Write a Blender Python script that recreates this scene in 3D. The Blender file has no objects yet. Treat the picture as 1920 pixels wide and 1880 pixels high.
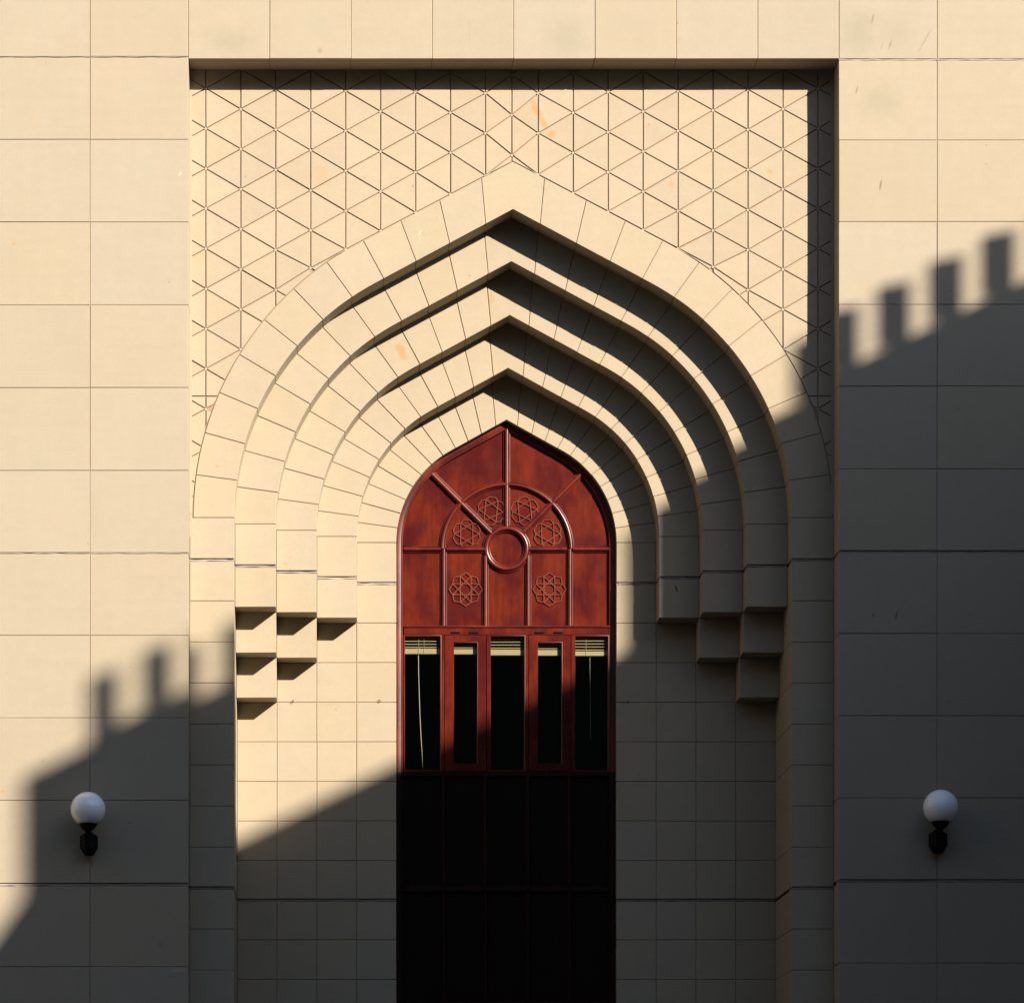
import bpy, bmesh, math, random
from mathutils import Vector

random.seed(7)
SC = bpy.context.scene
COL = SC.collection
PI = math.pi

# ------------------------------------------------------------------ camera
PPM = 200.0                      # reference units per metre on the front wall plane
CX, GY = 960.0, 2645.0           # plan units: x of world X=0, y of the ground
VX, VY, DIST = 605.0, 2325.0, 31.0
cam = bpy.data.objects.new('camera', bpy.data.cameras.new('camera'))
COL.objects.link(cam)
cam.location = ((VX - CX) / PPM, -DIST, (GY - VY) / PPM)
cam.rotation_euler = (PI / 2, 0, 0)
cam.data.sensor_width = 36.0
cam.data.lens = 36.0 * PPM * DIST / 1920.0
cam.data.shift_x = (960 - VX) / 1920.0
cam.data.shift_y = (VY - 940) / 1920.0
cam.data.clip_end = 2000
SC.camera = cam

# ------------------------------------------------------------------ sky, sun, exposure
SUN_A, SUN_E = 0.82, 0.614       # per metre towards the sun: right, up
SUN_DIR = Vector((SUN_A, -1.0, SUN_E)).normalized()
elev = math.asin(SUN_DIR.z)
azim = math.atan2(SUN_DIR.x, SUN_DIR.y)
world = bpy.data.worlds.new('World')
SC.world = world
world.use_nodes = True
wn = world.node_tree
bg = wn.nodes['Background']
sky = wn.nodes.new('ShaderNodeTexSky')
sky.sky_type = 'NISHITA'
sky.sun_disc = False
sky.sun_elevation = elev
sky.sun_rotation = azim
sky.air_density = 1.0
sky.dust_density = 0.6
sky.ozone_density = 2.0
wn.links.new(sky.outputs['Color'], bg.inputs['Color'])
bg.inputs['Strength'].default_value = 0.078
sun = bpy.data.objects.new('sun', bpy.data.lights.new('sun', 'SUN'))
COL.objects.link(sun)
sun.data.energy = 5.0
sun.data.angle = math.radians(0.53)
sun.data.color = (1.0, 0.875, 0.74)
sun.rotation_euler = (-SUN_DIR).to_track_quat('-Z', 'Y').to_euler()
sun.location = (20, -30, 30)
SC.view_settings.view_transform = 'Standard'
SC.view_settings.look = 'None'
SC.view_settings.gamma = 1.0
SC.view_settings.exposure = 1.29
SC.cycles.max_bounces = 8
SC.cycles.diffuse_bounces = 4
SC.cycles.transparent_max_bounces = 12

# ------------------------------------------------------------------ helpers
def wx(px): return (px - CX) / PPM
def wz(py): return (GY - py) / PPM
def W(p): return (wx(p[0]), wz(p[1]))
def unproject(px, py, Y):
    """measured position on a plane at depth Y, as front-wall plan units"""
    f = DIST / (DIST + Y)
    return (VX + (px - VX) / f, VY - (VY - py) / f)
def UW(px, py, Y): return W(unproject(px, py, Y))

def link(name, me, mat=None, parent=None):
    o = bpy.data.objects.new(name, me)
    COL.objects.link(o)
    if mat is not None and me is not None:
        me.materials.append(mat)
    if parent is not None:
        o.parent = parent
    return o

def mesh(name, verts, faces, mat=None, parent=None, smooth=None):
    me = bpy.data.meshes.new(name)
    me.from_pydata(verts, [], faces)
    if smooth is not None:
        smooth_by_angle(me, smooth)
    me.update()
    return link(name, me, mat, parent)

def smooth_by_angle(me, deg):
    bm = bmesh.new(); bm.from_mesh(me)
    lim = math.radians(deg)
    for f in bm.faces: f.smooth = True
    for e in bm.edges:
        if len(e.link_faces) == 2 and e.calc_face_angle(0) > lim:
            e.smooth = False
    bm.to_mesh(me); bm.free()

def empty(name, parent=None, loc=(0, 0, 0)):
    o = bpy.data.objects.new(name, None)
    COL.objects.link(o)
    o.location = loc
    if parent is not None: o.parent = parent
    return o

def area(p):
    return 0.5 * sum(p[i][0] * p[(i + 1) % len(p)][1] - p[(i + 1) % len(p)][0] * p[i][1] for i in range(len(p)))

def clean(p, eps=1e-5):
    out = []
    for q in p:
        if not out or math.dist(q, out[-1]) > eps: out.append(q)
    while len(out) > 1 and math.dist(out[0], out[-1]) < eps: out.pop()
    return out

def offset(poly, d):
    """inset a CCW polygon; d is one distance or one per edge (edge i: point i -> i+1)"""
    n = len(poly)
    if not isinstance(d, (list, tuple)): d = [d] * n
    lines = []
    for i in range(n):
        a, b = poly[i], poly[(i + 1) % n]
        dx, dy = b[0] - a[0], b[1] - a[1]
        L = math.hypot(dx, dy) or 1e-9
        nx, ny = -dy / L, dx / L
        lines.append((a[0] + nx * d[i], a[1] + ny * d[i], dx / L, dy / L, nx, ny))
    out = []
    for i in range(n):
        l0, l1 = lines[i - 1], lines[i]
        cr = l0[2] * l1[3] - l0[3] * l1[2]
        if abs(cr) < 0.08:
            m = 0.5 * (d[i - 1] + d[i])
            out.append((poly[i][0] + l1[4] * m, poly[i][1] + l1[5] * m))
        else:
            t = ((l1[0] - l0[0]) * l1[3] - (l1[1] - l0[1]) * l1[2]) / cr
            out.append((l0[0] + l0[2] * t, l0[1] + l0[3] * t))
    return out

def prism_data(poly, yf, yb, ch=0.003, tilt=(0, 0)):
    n = len(poly)
    cxm = sum(p[0] for p in poly) / n; czm = sum(p[1] for p in poly) / n
    def ty(p, y): return y + tilt[0] * (p[0] - cxm) + tilt[1] * (p[1] - czm)
    v, f = [], []
    if ch > 0:
        a = offset(poly, ch)
        v += [(p[0], ty(p, yf), p[1]) for p in a]
        v += [(p[0], ty(p, yf + ch), p[1]) for p in poly]
        v += [(p[0], yb, p[1]) for p in poly]
        rings = 3
    else:
        v += [(p[0], ty(p, yf), p[1]) for p in poly]
        v += [(p[0], yb, p[1]) for p in poly]
        rings = 2
    f.append(list(range(n)))
    for r in range(rings - 1):
        for i in range(n):
            j = (i + 1) % n
            f.append([r * n + j, r * n + i, (r + 1) * n + i, (r + 1) * n + j])
    f.append(list(range((rings - 1) * n, rings * n))[::-1])
    return v, f

class Joined:
    def __init__(self): self.v, self.f = [], []
    def add(self, v, f):
        b = len(self.v)
        self.v += v
        self.f += [[i + b for i in q] for q in f]
    def box(self, x0, x1, y0, y1, z0, z1):
        v = [(x, y, z) for x in (x0, x1) for y in (y0, y1) for z in (z0, z1)]
        self.add(v, [[0, 1, 3, 2], [4, 6, 7, 5], [0, 4, 5, 1], [2, 3, 7, 6], [0, 2, 6, 4], [1, 5, 7, 3]])

def sweep(path, prof, base_y, closed=False, caps=True):
    """path: (X,Z) list; prof: (sideways, proud) list; proud is towards the camera"""
    n, m = len(path), len(prof)
    v, f = [], []
    for i in range(n):
        if closed:
            a, b, c = path[i - 1], path[i], path[(i + 1) % n]
        else:
            b = path[i]; a = path[i - 1] if i > 0 else None; c = path[i + 1] if i < n - 1 else None
        ds = []
        for p, q in ((a, b), (b, c)):
            if p is not None and q is not None:
                L = math.dist(p, q); ds.append(((q[0] - p[0]) / L, (q[1] - p[1]) / L))
        tx = sum(q[0] for q in ds); tz = sum(q[1] for q in ds)
        L = math.hypot(tx, tz); tx, tz = tx / L, tz / L
        k = 1.0 / max(0.4, tx * ds[0][0] + tz * ds[0][1])
        nx, nz = -tz * k, tx * k
        for s, h in prof:
            v.append((b[0] + nx * s, base_y - h, b[1] + nz * s))
    for i in range(n if closed else n - 1):
        j = (i + 1) % n
        for q in range(m - 1):
            f.append([i * m + q, i * m + q + 1, j * m + q + 1, j * m + q])
    if caps and not closed:
        f.append(list(range(m))[::-1]); f.append([(n - 1) * m + q for q in range(m)])
    return v, f

def lathe(prof, seg=24, axis=(0, 0), tw=0.0):
    """prof: (radius, z)"""
    v, f = [], []
    for r, z in prof:
        for k in range(seg):
            a = 2 * PI * k / seg + tw
            v.append((axis[0] + r * math.cos(a), axis[1] + r * math.sin(a), z))
    m = len(prof)
    for i in range(m - 1):
        for k in range(seg):
            j = (k + 1) % seg
            f.append([i * seg + k, i * seg + j, (i + 1) * seg + j, (i + 1) * seg + k])
    f.append(list(range(seg))[::-1]); f.append([(m - 1) * seg + k for k in range(seg)])
    return v, f

def tube(pts, r, seg=10):
    v, f = [], []
    n = len(pts)
    for i, p in enumerate(pts):
        a = Vector(pts[max(0, i - 1)]); b = Vector(pts[min(n - 1, i + 1)])
        t = (b - a).normalized()
        s = t.cross(Vector((1, 0.13, 0.05))).normalized(); u = t.cross(s)
        rr = r[i] if isinstance(r, (list, tuple)) else r
        for k in range(seg):
            g = 2 * PI * k / seg
            q = Vector(p) + s * math.cos(g) * rr + u * math.sin(g) * rr
            v.append(tuple(q))
    for i in range(n - 1):
        for k in range(seg):
            j = (k + 1) % seg
            f.append([i * seg + k, i * seg + j, (i + 1) * seg + j, (i + 1) * seg + k])
    f.append(list(range(seg))[::-1]); f.append([(n - 1) * seg + k for k in range(seg)])
    return v, f

# ------------------------------------------------------------------ materials
class NT:
    def __init__(self, name):
        self.m = bpy.data.materials.new(name); self.m.use_nodes = True
        self.t = self.m.node_tree; self.n = self.t.nodes; self.l = self.t.links
        self.p = self.n['Principled BSDF']
    def new(self, k, **kw):
        x = self.n.new(k)
        for a, b in kw.items(): setattr(x, a, b)
        return x
    def put(self, s, d):
        if hasattr(s, 'is_output'): self.l.new(s, d)
        else: d.default_value = s
    def math(self, op, a, b=0.0, c=None, clamp=False):
        x = self.new('ShaderNodeMath', operation=op, use_clamp=clamp)
        self.put(a, x.inputs[0]); self.put(b, x.inputs[1])
        if c is not None: self.put(c, x.inputs[2])
        return x.outputs[0]
    def mix(self, fac, a, b, blend='MIX'):
        x = self.new('ShaderNodeMix', data_type='RGBA', blend_type=blend)
        self.put(fac, x.inputs['Factor']); self.put(a, x.inputs['A']); self.put(b, x.inputs['B'])
        return x.outputs['Result']
    def noise(self, vec, scale, detail=4.0, rough=0.55):
        x = self.new('ShaderNodeTexNoise')
        x.inputs['Scale'].default_value = scale; x.inputs['Detail'].default_value = detail
        x.inputs['Roughness'].default_value = rough
        self.l.new(vec, x.inputs['Vector'])
        return x.outputs['Fac']
    def ramp(self, fac, a, b):
        x = self.new('ShaderNodeMapRange'); x.interpolation_type = 'SMOOTHSTEP'
        self.put(fac, x.inputs['Value']); x.inputs['From Min'].default_value = a; x.inputs['From Max'].default_value = b
        return x.outputs['Result']
    def scaled(self, vec, s):
        x = self.new('ShaderNodeMapping'); x.inputs['Scale'].default_value = s
        self.l.new(vec, x.inputs['Vector'])
        return x.outputs['Vector']

def rgb(r, g, b): return (r, g, b, 1.0)

def spot(nt, pos, warp, px, py, rx, ry, ang, soft):
    """0..1 mask of one stain with a wandering edge, at its own place on the wall"""
    x = nt.new('ShaderNodeMapping'); x.vector_type = 'TEXTURE'
    x.inputs['Location'].default_value = (wx(px), 0, wz(py))
    x.inputs['Rotation'].default_value = (0, math.radians(ang), 0)
    x.inputs['Scale'].default_value = (rx / PPM, 1e3, ry / PPM)
    nt.l.new(pos, x.inputs['Vector'])
    L = nt.new('ShaderNodeVectorMath', operation='LENGTH'); nt.l.new(x.outputs['Vector'], L.inputs[0])
    d = nt.math('ADD', L.outputs['Value'], warp)
    return nt.ramp(d, 1.0, 1.0 - soft)

def stone(name, col, spots=(), var=0.07):
    nt = NT(name)
    pos = nt.new('ShaderNodeNewGeometry').outputs['Position']
    rnd = nt.new('ShaderNodeObjectInfo').outputs['Random']
    r2 = nt.math('FRACT', nt.math('MULTIPLY', rnd, 17.31))
    shift = nt.new('ShaderNodeVectorMath', operation='MULTIPLY_ADD')
    cmb = nt.new('ShaderNodeCombineXYZ'); nt.l.new(rnd, cmb.inputs[0]); nt.l.new(r2, cmb.inputs[2])
    nt.l.new(cmb.outputs[0], shift.inputs[0]); shift.inputs[1].default_value = (40, 40, 40)
    nt.l.new(pos, shift.inputs[2]); vec = shift.outputs[0]
    c = nt.mix(r2, rgb(col[0] * 1.008, col[1] * 1.0, col[2] * 0.965), rgb(col[0] * 0.992, col[1] * 0.998, col[2] * 1.025))
    big = nt.noise(vec, 1.7, 4, 0.6)
    bed = nt.noise(nt.scaled(vec, (1.3, 1.3, 16)), 1.0, 4, 0.6)
    mid = nt.noise(vec, 11, 4, 0.65)
    fine = nt.noise(vec, 95, 3, 0.7)
    val = nt.math('ADD', 1.0 - var / 2, nt.math('MULTIPLY', rnd, var))
    for s, k in ((big, 0.11), (bed, 0.07), (mid, 0.09), (fine, 0.24), (nt.noise(nt.scaled(vec, (9, 9, 0.9)), 1.0, 4, 0.6), 0.06)):
        val = nt.math('ADD', val, nt.math('MULTIPLY', nt.math('SUBTRACT', s, 0.5), k))
    c = nt.mix(nt.math('MULTIPLY', nt.ramp(big, 0.54, 0.74), 0.42), c, rgb(col[0] * 0.86, col[1] * 0.92, col[2] * 0.92))
    c = nt.mix(nt.math('MULTIPLY', nt.ramp(nt.noise(vec, 2.9, 3), 0.60, 0.75), 0.28), c, rgb(col[0] * 1.02, col[1] * 0.93, col[2] * 0.78))
    g = nt.new('ShaderNodeCombineColor')
    for i in range(3): nt.l.new(val, g.inputs[i])
    c = nt.mix(1.0, c, g.outputs[0], 'MULTIPLY')
    # sparse rusty specks of iron in the sandstone
    vo = nt.new('ShaderNodeTexVoronoi'); vo.inputs['Scale'].default_value = 6.5; nt.l.new(vec, vo.inputs['Vector'])
    sep = nt.new('ShaderNodeSeparateColor'); nt.l.new(vo.outputs['Color'], sep.inputs[0])
    sz = nt.math('MULTIPLY', nt.math('SUBTRACT', sep.outputs[0], 0.72), 0.30)
    sp = nt.ramp(nt.math('SUBTRACT', nt.math('ADD', vo.outputs['Distance'], nt.math('MULTIPLY', mid, 0.04)), sz), 0.03, 0.0)
    c = nt.mix(nt.math('MULTIPLY', sp, 0.55), c, rgb(0.30, 0.15, 0.05))
    warp = nt.math('MULTIPLY', nt.math('SUBTRACT', nt.noise(pos, 9, 4, 0.6), 0.5), 1.1)
    for px, py, rx, ry, ang, soft, k, sc in spots:
        c = nt.mix(nt.math('MULTIPLY', spot(nt, pos, warp, px, py, rx, ry, ang, soft), k), c, rgb(*sc))
    nt.put(c, nt.p.inputs['Base Color'])
    nt.p.inputs['Roughness'].default_value = 0.86
    nt.p.inputs['Specular IOR Level'].default_value = 0.25
    b = nt.new('ShaderNodeBump'); b.inputs['Strength'].default_value = 0.35; b.inputs['Distance'].default_value = 0.0025
    h = nt.math('ADD', fine, nt.math('MULTIPLY', nt.noise(vec, 330, 2), 0.5))
    h = nt.math('ADD', h, nt.math('MULTIPLY', nt.noise(vec, 5, 3), 1.6))
    nt.put(h, b.inputs['Height']); nt.l.new(b.outputs['Normal'], nt.p.inputs['Normal'])
    return nt.m

OR, GR, DK, WH, GN = (0.33, 0.205, 0.09), (0.20, 0.18, 0.13), (0.09, 0.07, 0.05), (0.50, 0.45, 0.38), (0.245, 0.226, 0.158)
wall_spots = [
    (1636, 36, 3, 15, 14, .9, .55, DK), (1669, 84, 3, 16, 16, .9, .5, DK), (1654, 85, 2, 14, 12, .9, .4, DK), (1735, 75, 2, 34, 30, .9, .35, DK),
    (1651, 348, 3, 17, 10, .9, .6, DK), (1607, 168, 3, 14, 14, .9, .5, DK), (1637, 1153, 2.5, 6, 20, .8, .8, DK), (1681, 1153, 2.5, 12, 12, .8, .8, DK),
    (1610, 60, 55, 70, 0, 1.0, .7, GN), (1650, 190, 60, 55, 0, 1.0, .6, GN), (600, 96, 6, 8, 0, .8, .6, GR), (430, 80, 70, 40, 0, 1.0, .6, GN), (1060, 70, 60, 60, 0, 1.0, .5, GN),
    (338, 326, 3, 6, 30, .8, .8, WH), (26, 458, 7, 4, 0, .8, .7, OR), (108, 1243, 3, 3, 0, .7, .8, OR), (75, 1238, 3, 2, 0, .7, .8, OR), (5, 1484, 6, 4, 0, .7, .9, OR),
    (70, 714, 3, 2, 0, .7, .8, OR), (302, 1772, 8, 9, 0, .9, .5, GR), (333, 1818, 20, 5, -3, .9, .4, WH), (172, 1618, 3, 16, 0, .9, .5, DK), (111, 1574, 3, 4, 0, .8, .5, GR),
    (880, 62, 3, 40, 0, 1, .25, GR), (1680, 60, 50, 50, 0, 1., .45, GN)]
ring_spots = [
    (*unproject(752, 659, 0.87), 11, 22, -22, .5, .75, OR), (*unproject(787, 437, 0.31), 3, 9, 15, .8, .8, WH), (*unproject(1268, 1103, 1.15), 2.5, 11, -18, .8, .9, DK),
    (*unproject(407, 874, 0.31), 4, 3, 0, .9, .9, OR), (*unproject(535, 1057, 0.87), 7, 3, 0, .9, .8, OR), (*unproject(921, 560, 0.87), 7, 18, -10, .9, .5, OR),
    (*unproject(857, 1080, 1.15), 3, 2, 0, .9, .8, OR), (*unproject(1200, 1455, 1.43), 10, 6, 0, .9, .4, GR), (*unproject(500, 1720, 1.43), 60, 40, 0, 1., .25, GR)]
tile_spots = [
    (*unproject(1006, 206, 0.31), 10, 26, -28, .7, .8, OR), (*unproject(1020, 232, 0.31), 7, 16, -25, .8, .8, OR), (*unproject(1034, 253, 0.31), 10, 10, 0, .6, .75, OR),
    (*unproject(1443, 322, 0.31), 8, 6, 0, .6, .7, OR), (*unproject(1258, 348, 0.31), 10, 9, 0, .8, .5, OR), (*unproject(460, 332, 0.31), 3, 2.5, 0, .7, .8, GR),
    (*unproject(774, 349, 0.31), 2.5, 4, 0, .7, .7, GR), (*unproject(600, 330, 0.31), 30, 40, 0, 1, .3, OR)]
M_WALL = stone('wall_sandstone', (0.301, 0.263, 0.198), wall_spots, 0.03)
M_RING = stone('arch_sandstone', (0.322, 0.275, 0.197), ring_spots, 0.035)
M_TILE = stone('panel_sandstone', (0.324, 0.273, 0.197), tile_spots, 0.06)
M_MORT = stone('mortar', (0.27, 0.19, 0.125), (), 0.0)
M_GROUT = stone('groove_mortar', (0.27, 0.185, 0.12), (), 0.0)
M_SEAL = stone('sealant', (0.29, 0.26, 0.24), (), 0.2)

def wood(name, r0, r1, spec, cols=((0.050, 0.0045, 0.0044), (0.104, 0.0128, 0.0043))):
    nt = NT(name)
    pos = nt.new('ShaderNodeNewGeometry').outputs['Position']
    rnd = nt.new('ShaderNodeObjectInfo').outputs['Random']
    cmb = nt.new('ShaderNodeCombineXYZ'); nt.l.new(nt.math('MULTIPLY', rnd, 30.0), cmb.inputs[0]); nt.l.new(nt.math('MULTIPLY', rnd, 13.0), cmb.inputs[2])
    add = nt.new('ShaderNodeVectorMath', operation='ADD'); nt.l.new(pos, add.inputs[0]); nt.l.new(cmb.outputs[0], add.inputs[1])
    v = add.outputs[0]
    grain = nt.noise(nt.scaled(v, (26, 26, 2.2)), 1.0, 5, 0.65)
    cloud = nt.noise(nt.scaled(v, (3.2, 3.2, 1.6)), 1.0, 4, 0.6)
    c = nt.mix(nt.ramp(nt.math('ADD', nt.math('MULTIPLY', cloud, 0.6), nt.math('MULTIPLY', nt.noise(v, 1.9, 3), 0.4)), 0.40, 0.61), rgb(*cols[0]), rgb(*cols[1]))
    c = nt.mix(nt.math('MULTIPLY', nt.ramp(grain, 0.42, 0.75), 0.45), c, rgb(*(k * 0.6 for k in cols[0])))
    chips = nt.ramp(nt.noise(pos, 60, 2), 0.80, 0.84)
    c = nt.mix(nt.math('MULTIPLY', chips, 0.6), c, rgb(0.35, 0.22, 0.15))
    nt.put(c, nt.p.inputs['Base Color'])
    rg = nt.math('ADD', r0, nt.math('MULTIPLY', nt.noise(v, 7, 4), r1))
    nt.put(rg, nt.p.inputs['Roughness'])
    nt.p.inputs['Specular IOR Level'].default_value = spec
    b = nt.new('ShaderNodeBump'); b.inputs['Strength'].default_value = 0.25; b.inputs['Distance'].default_value = 0.002
    nt.put(nt.math('ADD', grain, nt.math('MULTIPLY', nt.noise(v, 4, 3), 2.0)), b.inputs['Height']); nt.l.new(b.outputs['Normal'], nt.p.inputs['Normal'])
    return nt.m
M_WOOD = wood('mahogany_varnish', 0.18, 0.15, 0.25)
M_TRIM = wood('mahogany_moulding', 0.25, 0.10, 0.5)
M_CARVE = wood('highlit_carving', 0.28, 0.10, 0.5, ((0.105, 0.022, 0.014), (0.160, 0.040, 0.023)))  # straps coloured lighter than the window wood to stand for sunlit edges

def plain(name, col, rough=0.5, metal=0.0, spec=0.5, var=0.15, scale=20):
    nt = NT(name)
    pos = nt.new('ShaderNodeNewGeometry').outputs['Position']
    n = nt.noise(pos, scale, 4, 0.6)
    c = nt.mix(n, rgb(*(k * (1 - var) for k in col)), rgb(*(min(1, k * (1 + var)) for k in col)))
    nt.put(c, nt.p.inputs['Base Color'])
    nt.p.inputs['Roughness'].default_value = rough
    nt.p.inputs['Metallic'].default_value = metal
    nt.p.inputs['Specular IOR Level'].default_value = spec
    return nt.m
M_BLIND = plain('cream_enamel', (0.34, 0.285, 0.165), 0.45, 0, 0.4, 0.06)
M_CORD = plain('white_cord', (0.42, 0.40, 0.36), 0.7)
M_IRON = plain('black_iron', (0.004, 0.004, 0.0042), 0.6, 0.0, 0.15, 0.3, 40)
M_OPAL = plain('opal_glass', (0.90, 0.955, 1.0), 0.12, 0, 0.7, 0.01, 6)
_op = M_OPAL.node_tree.nodes['Principled BSDF']
_op.inputs['Subsurface Weight'].default_value = 0.4; _op.inputs['Subsurface Scale'].default_value = 0.12
_op.inputs['Subsurface Radius'].default_value = (1.0, 1.0, 1.0)
M_DARK = plain('shade_dark_infill', (0.0055, 0.0036, 0.0030), 0.4, 0, 0.1, 0.3, 8)  # shade of the lower window put into a near-black panel colour
M_WOOD_SHADE = wood('shade_darkened_wood', 0.3, 0.1, 0.2, ((0.010, 0.0024, 0.0020), (0.017, 0.0036, 0.0026)))  # darker copy of the window wood, with the shade in its colour
M_ROOM = plain('dark_interior', (0.02, 0.021, 0.02), 0.9)
M_PAVE = plain('paving', (0.06, 0.056, 0.05), 0.85, 0, 0.3, 0.2, 3)
M_ROOF = plain('courtyard_render', (0.20, 0.17, 0.13), 0.9, 0, 0.2, 0.1, 2)

def glass():
    nt = NT('window_glass')
    out = nt.n['Material Output']
    tr = nt.new('ShaderNodeBsdfTransparent'); tr.inputs['Color'].default_value = rgb(0.90, 0.90, 0.87)
    gl = nt.new('ShaderNodeBsdfGlossy'); gl.inputs['Roughness'].default_value = 0.03
    fr = nt.new('ShaderNodeFresnel'); fr.inputs['IOR'].default_value = 1.45
    mx = nt.new('ShaderNodeMixShader')
    nt.put(nt.math('MULTIPLY', fr.outputs[0], nt.math('SUBTRACT', 1.0, nt.new('ShaderNodeNewGeometry').outputs['Backfacing'])), mx.inputs[0]); nt.l.new(tr.outputs[0], mx.inputs[1]); nt.l.new(gl.outputs[0], mx.inputs[2])
    nt.l.new(mx.outputs[0], out.inputs['Surface'])
    nt.n.remove(nt.p)
    return nt.m
M_GLASS = glass()

# ------------------------------------------------------------------ setting: ground
me = bpy.data.meshes.new('ground')
me.from_pydata([(-400, -400, 0), (400, -400, 0), (400, 400, 0), (-400, 400, 0)], [], [[0, 1, 2, 3]])
g = link('ground', me, M_PAVE); g['kind'] = 'structure'

# ------------------------------------------------------------------ the building
DP, DR = 0.31, 0.28
PY = [0.0] + [DP + DR * i for i in range(5)]     # PY[1..5]: depths of the five arch orders
AX, YS = 965.2, 957.0                            # axis and springing height, plan units
HW = [606, 528, 450, 372, 294, 216]              # half widths, outermost first
AP = [282.7, 372.7, 455.0, 542.3, 629.3, 716.0]  # apex heights
ALPHAS = [math.radians(a) for a in (27.8, 28.2, 28.4, 28.6, 28.8, 29.0)]

def arch_curve(i, grow=0.0, n=26):
    """right half of order i's edge, from the springing to the apex, plan units (grow: outward)"""
    hw, ya = HW[i], AP[i]
    AL = ALPHAS[i]; ca, ta = math.cos(AL), math.tan(AL)
    r = ((YS - ya) - hw * ta) / (1 / ca - ta)
    c = hw - r
    pts = []
    for k in range(n + 1):
        t = (PI / 2 - AL) * k / n
        pts.append((AX + c + (r + grow) * math.cos(t), YS - (r + grow) * math.sin(t)))
    top = YS - (r + grow) / ca - c * ta
    p = pts[-1]
    for k in range(1, 11):
        s = k / 10
        pts.append((p[0] + (AX - p[0]) * s, p[1] + (top - p[1]) * s))
    return pts

def ray_hit(curve, phi):
    """point of a half curve seen at angle phi from the springing centre"""
    best = None
    for a, b in zip(curve, curve[1:]):
        fa = math.atan2(YS - a[1], a[0] - AX); fb = math.atan2(YS - b[1], b[0] - AX)
        if fa - 1e-9 <= phi <= fb + 1e-9:
            lo, hi = 0.0, 1.0
            for _ in range(40):
                m = (lo + hi) / 2
                q = (a[0] + (b[0] - a[0]) * m, a[1] + (b[1] - a[1]) * m)
                if math.atan2(YS - q[1], q[0] - AX) < phi: lo = m
                else: hi = m
            return q
    return curve[-1] if phi > 1 else curve[0]

building = empty('sandstone_building')
building['label'] = 'sandstone building front with stepped keel arches around a tall wooden window'
building['category'] = 'building'

def emit_block(name, poly, yf, yb, parent, mort, mat, exposed=(), gap=0.0056, recess=0.0062, ch=0.003, jit=0.0015, inset_exposed=0.0):
    """one stone as its own object plus its share of the mortar bed behind the joints. poly: CCW world (X,Z)"""
    n = len(poly)
    d = [inset_exposed if i in exposed else gap / 2 for i in range(n)]
    p = offset(poly, d)
    if area(p) < 2e-4: return None
    if n <= 4 and area(p) > 0.02:
        p = [(q[0] + random.uniform(-.0008, .0008), q[1] + random.uniform(-.0008, .0008)) for q in p]
        if random.random() < 0.16:               # a knocked-off corner
            k = random.randrange(len(p)); c = p[k]
            u, w2 = p[k - 1], p[(k + 1) % len(p)]
            d0, d1 = random.uniform(.006, .016), random.uniform(.006, .016)
            m0 = (c[0] + (u[0] - c[0]) * d0 / math.dist(u, c), c[1] + (u[1] - c[1]) * d0 / math.dist(u, c))
            m1 = (c[0] + (w2[0] - c[0]) * d1 / math.dist(w2, c), c[1] + (w2[1] - c[1]) * d1 / math.dist(w2, c))
            p[k:k + 1] = [m0, m1]
    ch *= random.uniform(0.7, 1.5)
    y = yf + random.uniform(-jit, jit)
    w = max(q[0] for q in p) - min(q[0] for q in p); h = max(q[1] for q in p) - min(q[1] for q in p)
    tilt = (random.uniform(-jit, jit) / max(w, .1) * 0.8, random.uniform(-jit, jit) / max(h, .1) * 0.8)
    v, f = prism_data(p, y, yb, ch, tilt)
    o = mesh(name, v, f, mat, parent)
    if mort is not None:
        q = offset(poly, [0.008 if i in exposed else 0.0003 for i in range(n)])
        v, f = prism_data(q, yf + recess, yb - 0.002, 0)
        mort.add(v, f)
    return o

def rect(x0, x1, y0, y1):
    """plan rect (y down) -> CCW world polygon; edges: 0 bottom, 1 right, 2 top, 3 left"""
    return [(wx(x0), wz(y1)), (wx(x1), wz(y1)), (wx(x1), wz(y0)), (wx(x0), wz(y0))]

def part_mesh(name, joined, mat):
    o = mesh(name, joined.v, joined.f, mat, building)
    return o

# --- front wall: large ashlar blocks
L_ROWS = [-203, -48, 107.5, 262, 416.5, 572, 727, 882, 1037, 1191, 1345.5, 1500, 1658, 1812, 1967, 2122, 2277, 2432, 2587, 2645]
R_ROWS = [-196, -42, 112, 263, 416, 571, 724, 879, 1034, 1187.5, 1341.5, 1495.5, 1651, 1805, 1960, 2115, 2270, 2425, 2580, 2645]
front = mesh('front_wall', [], [], None, building)
mj = Joined()
WIDE = {107.5: 11, 112: 18, 1037: 13, 1034: 24, 1658: 34, 1651: 34}
seal_jobs = []
def wall_col(x0, x1, rows, side):
    for y0, y1 in zip(rows, rows[1:]):
        a = y0 + WIDE.get(y0, 0) / 2 * PPM / 1000 * 0.8
        b = y1 - WIDE.get(y1, 0) / 2 * PPM / 1000 * 0.8
        ex = []
        if side == 1 and y0 > 100: ex = [1]
        if side == 2 and y0 > 100: ex = [3]
        yback = DP + 0.24
        emit_block('stone_block', rect(x0, x1, a, b), 0.0, yback, front, mj, M_WALL, ex, jit=0.002)
    for y in rows:
        if y in WIDE: seal_jobs.append((x0, x1, y, WIDE[y], 0.0))
for k in range(4):
    wall_col(353 - 184.5 * (k + 1), 353 - 184.5 * k, L_ROWS, 1 if k == 0 else 0)
    wall_col(1573 + 184 * k, 1573 + 184 * (k + 1), R_ROWS, 2 if k == 0 else 0)
xs = [353 + 152.5 * k for k in range(9)]
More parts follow.
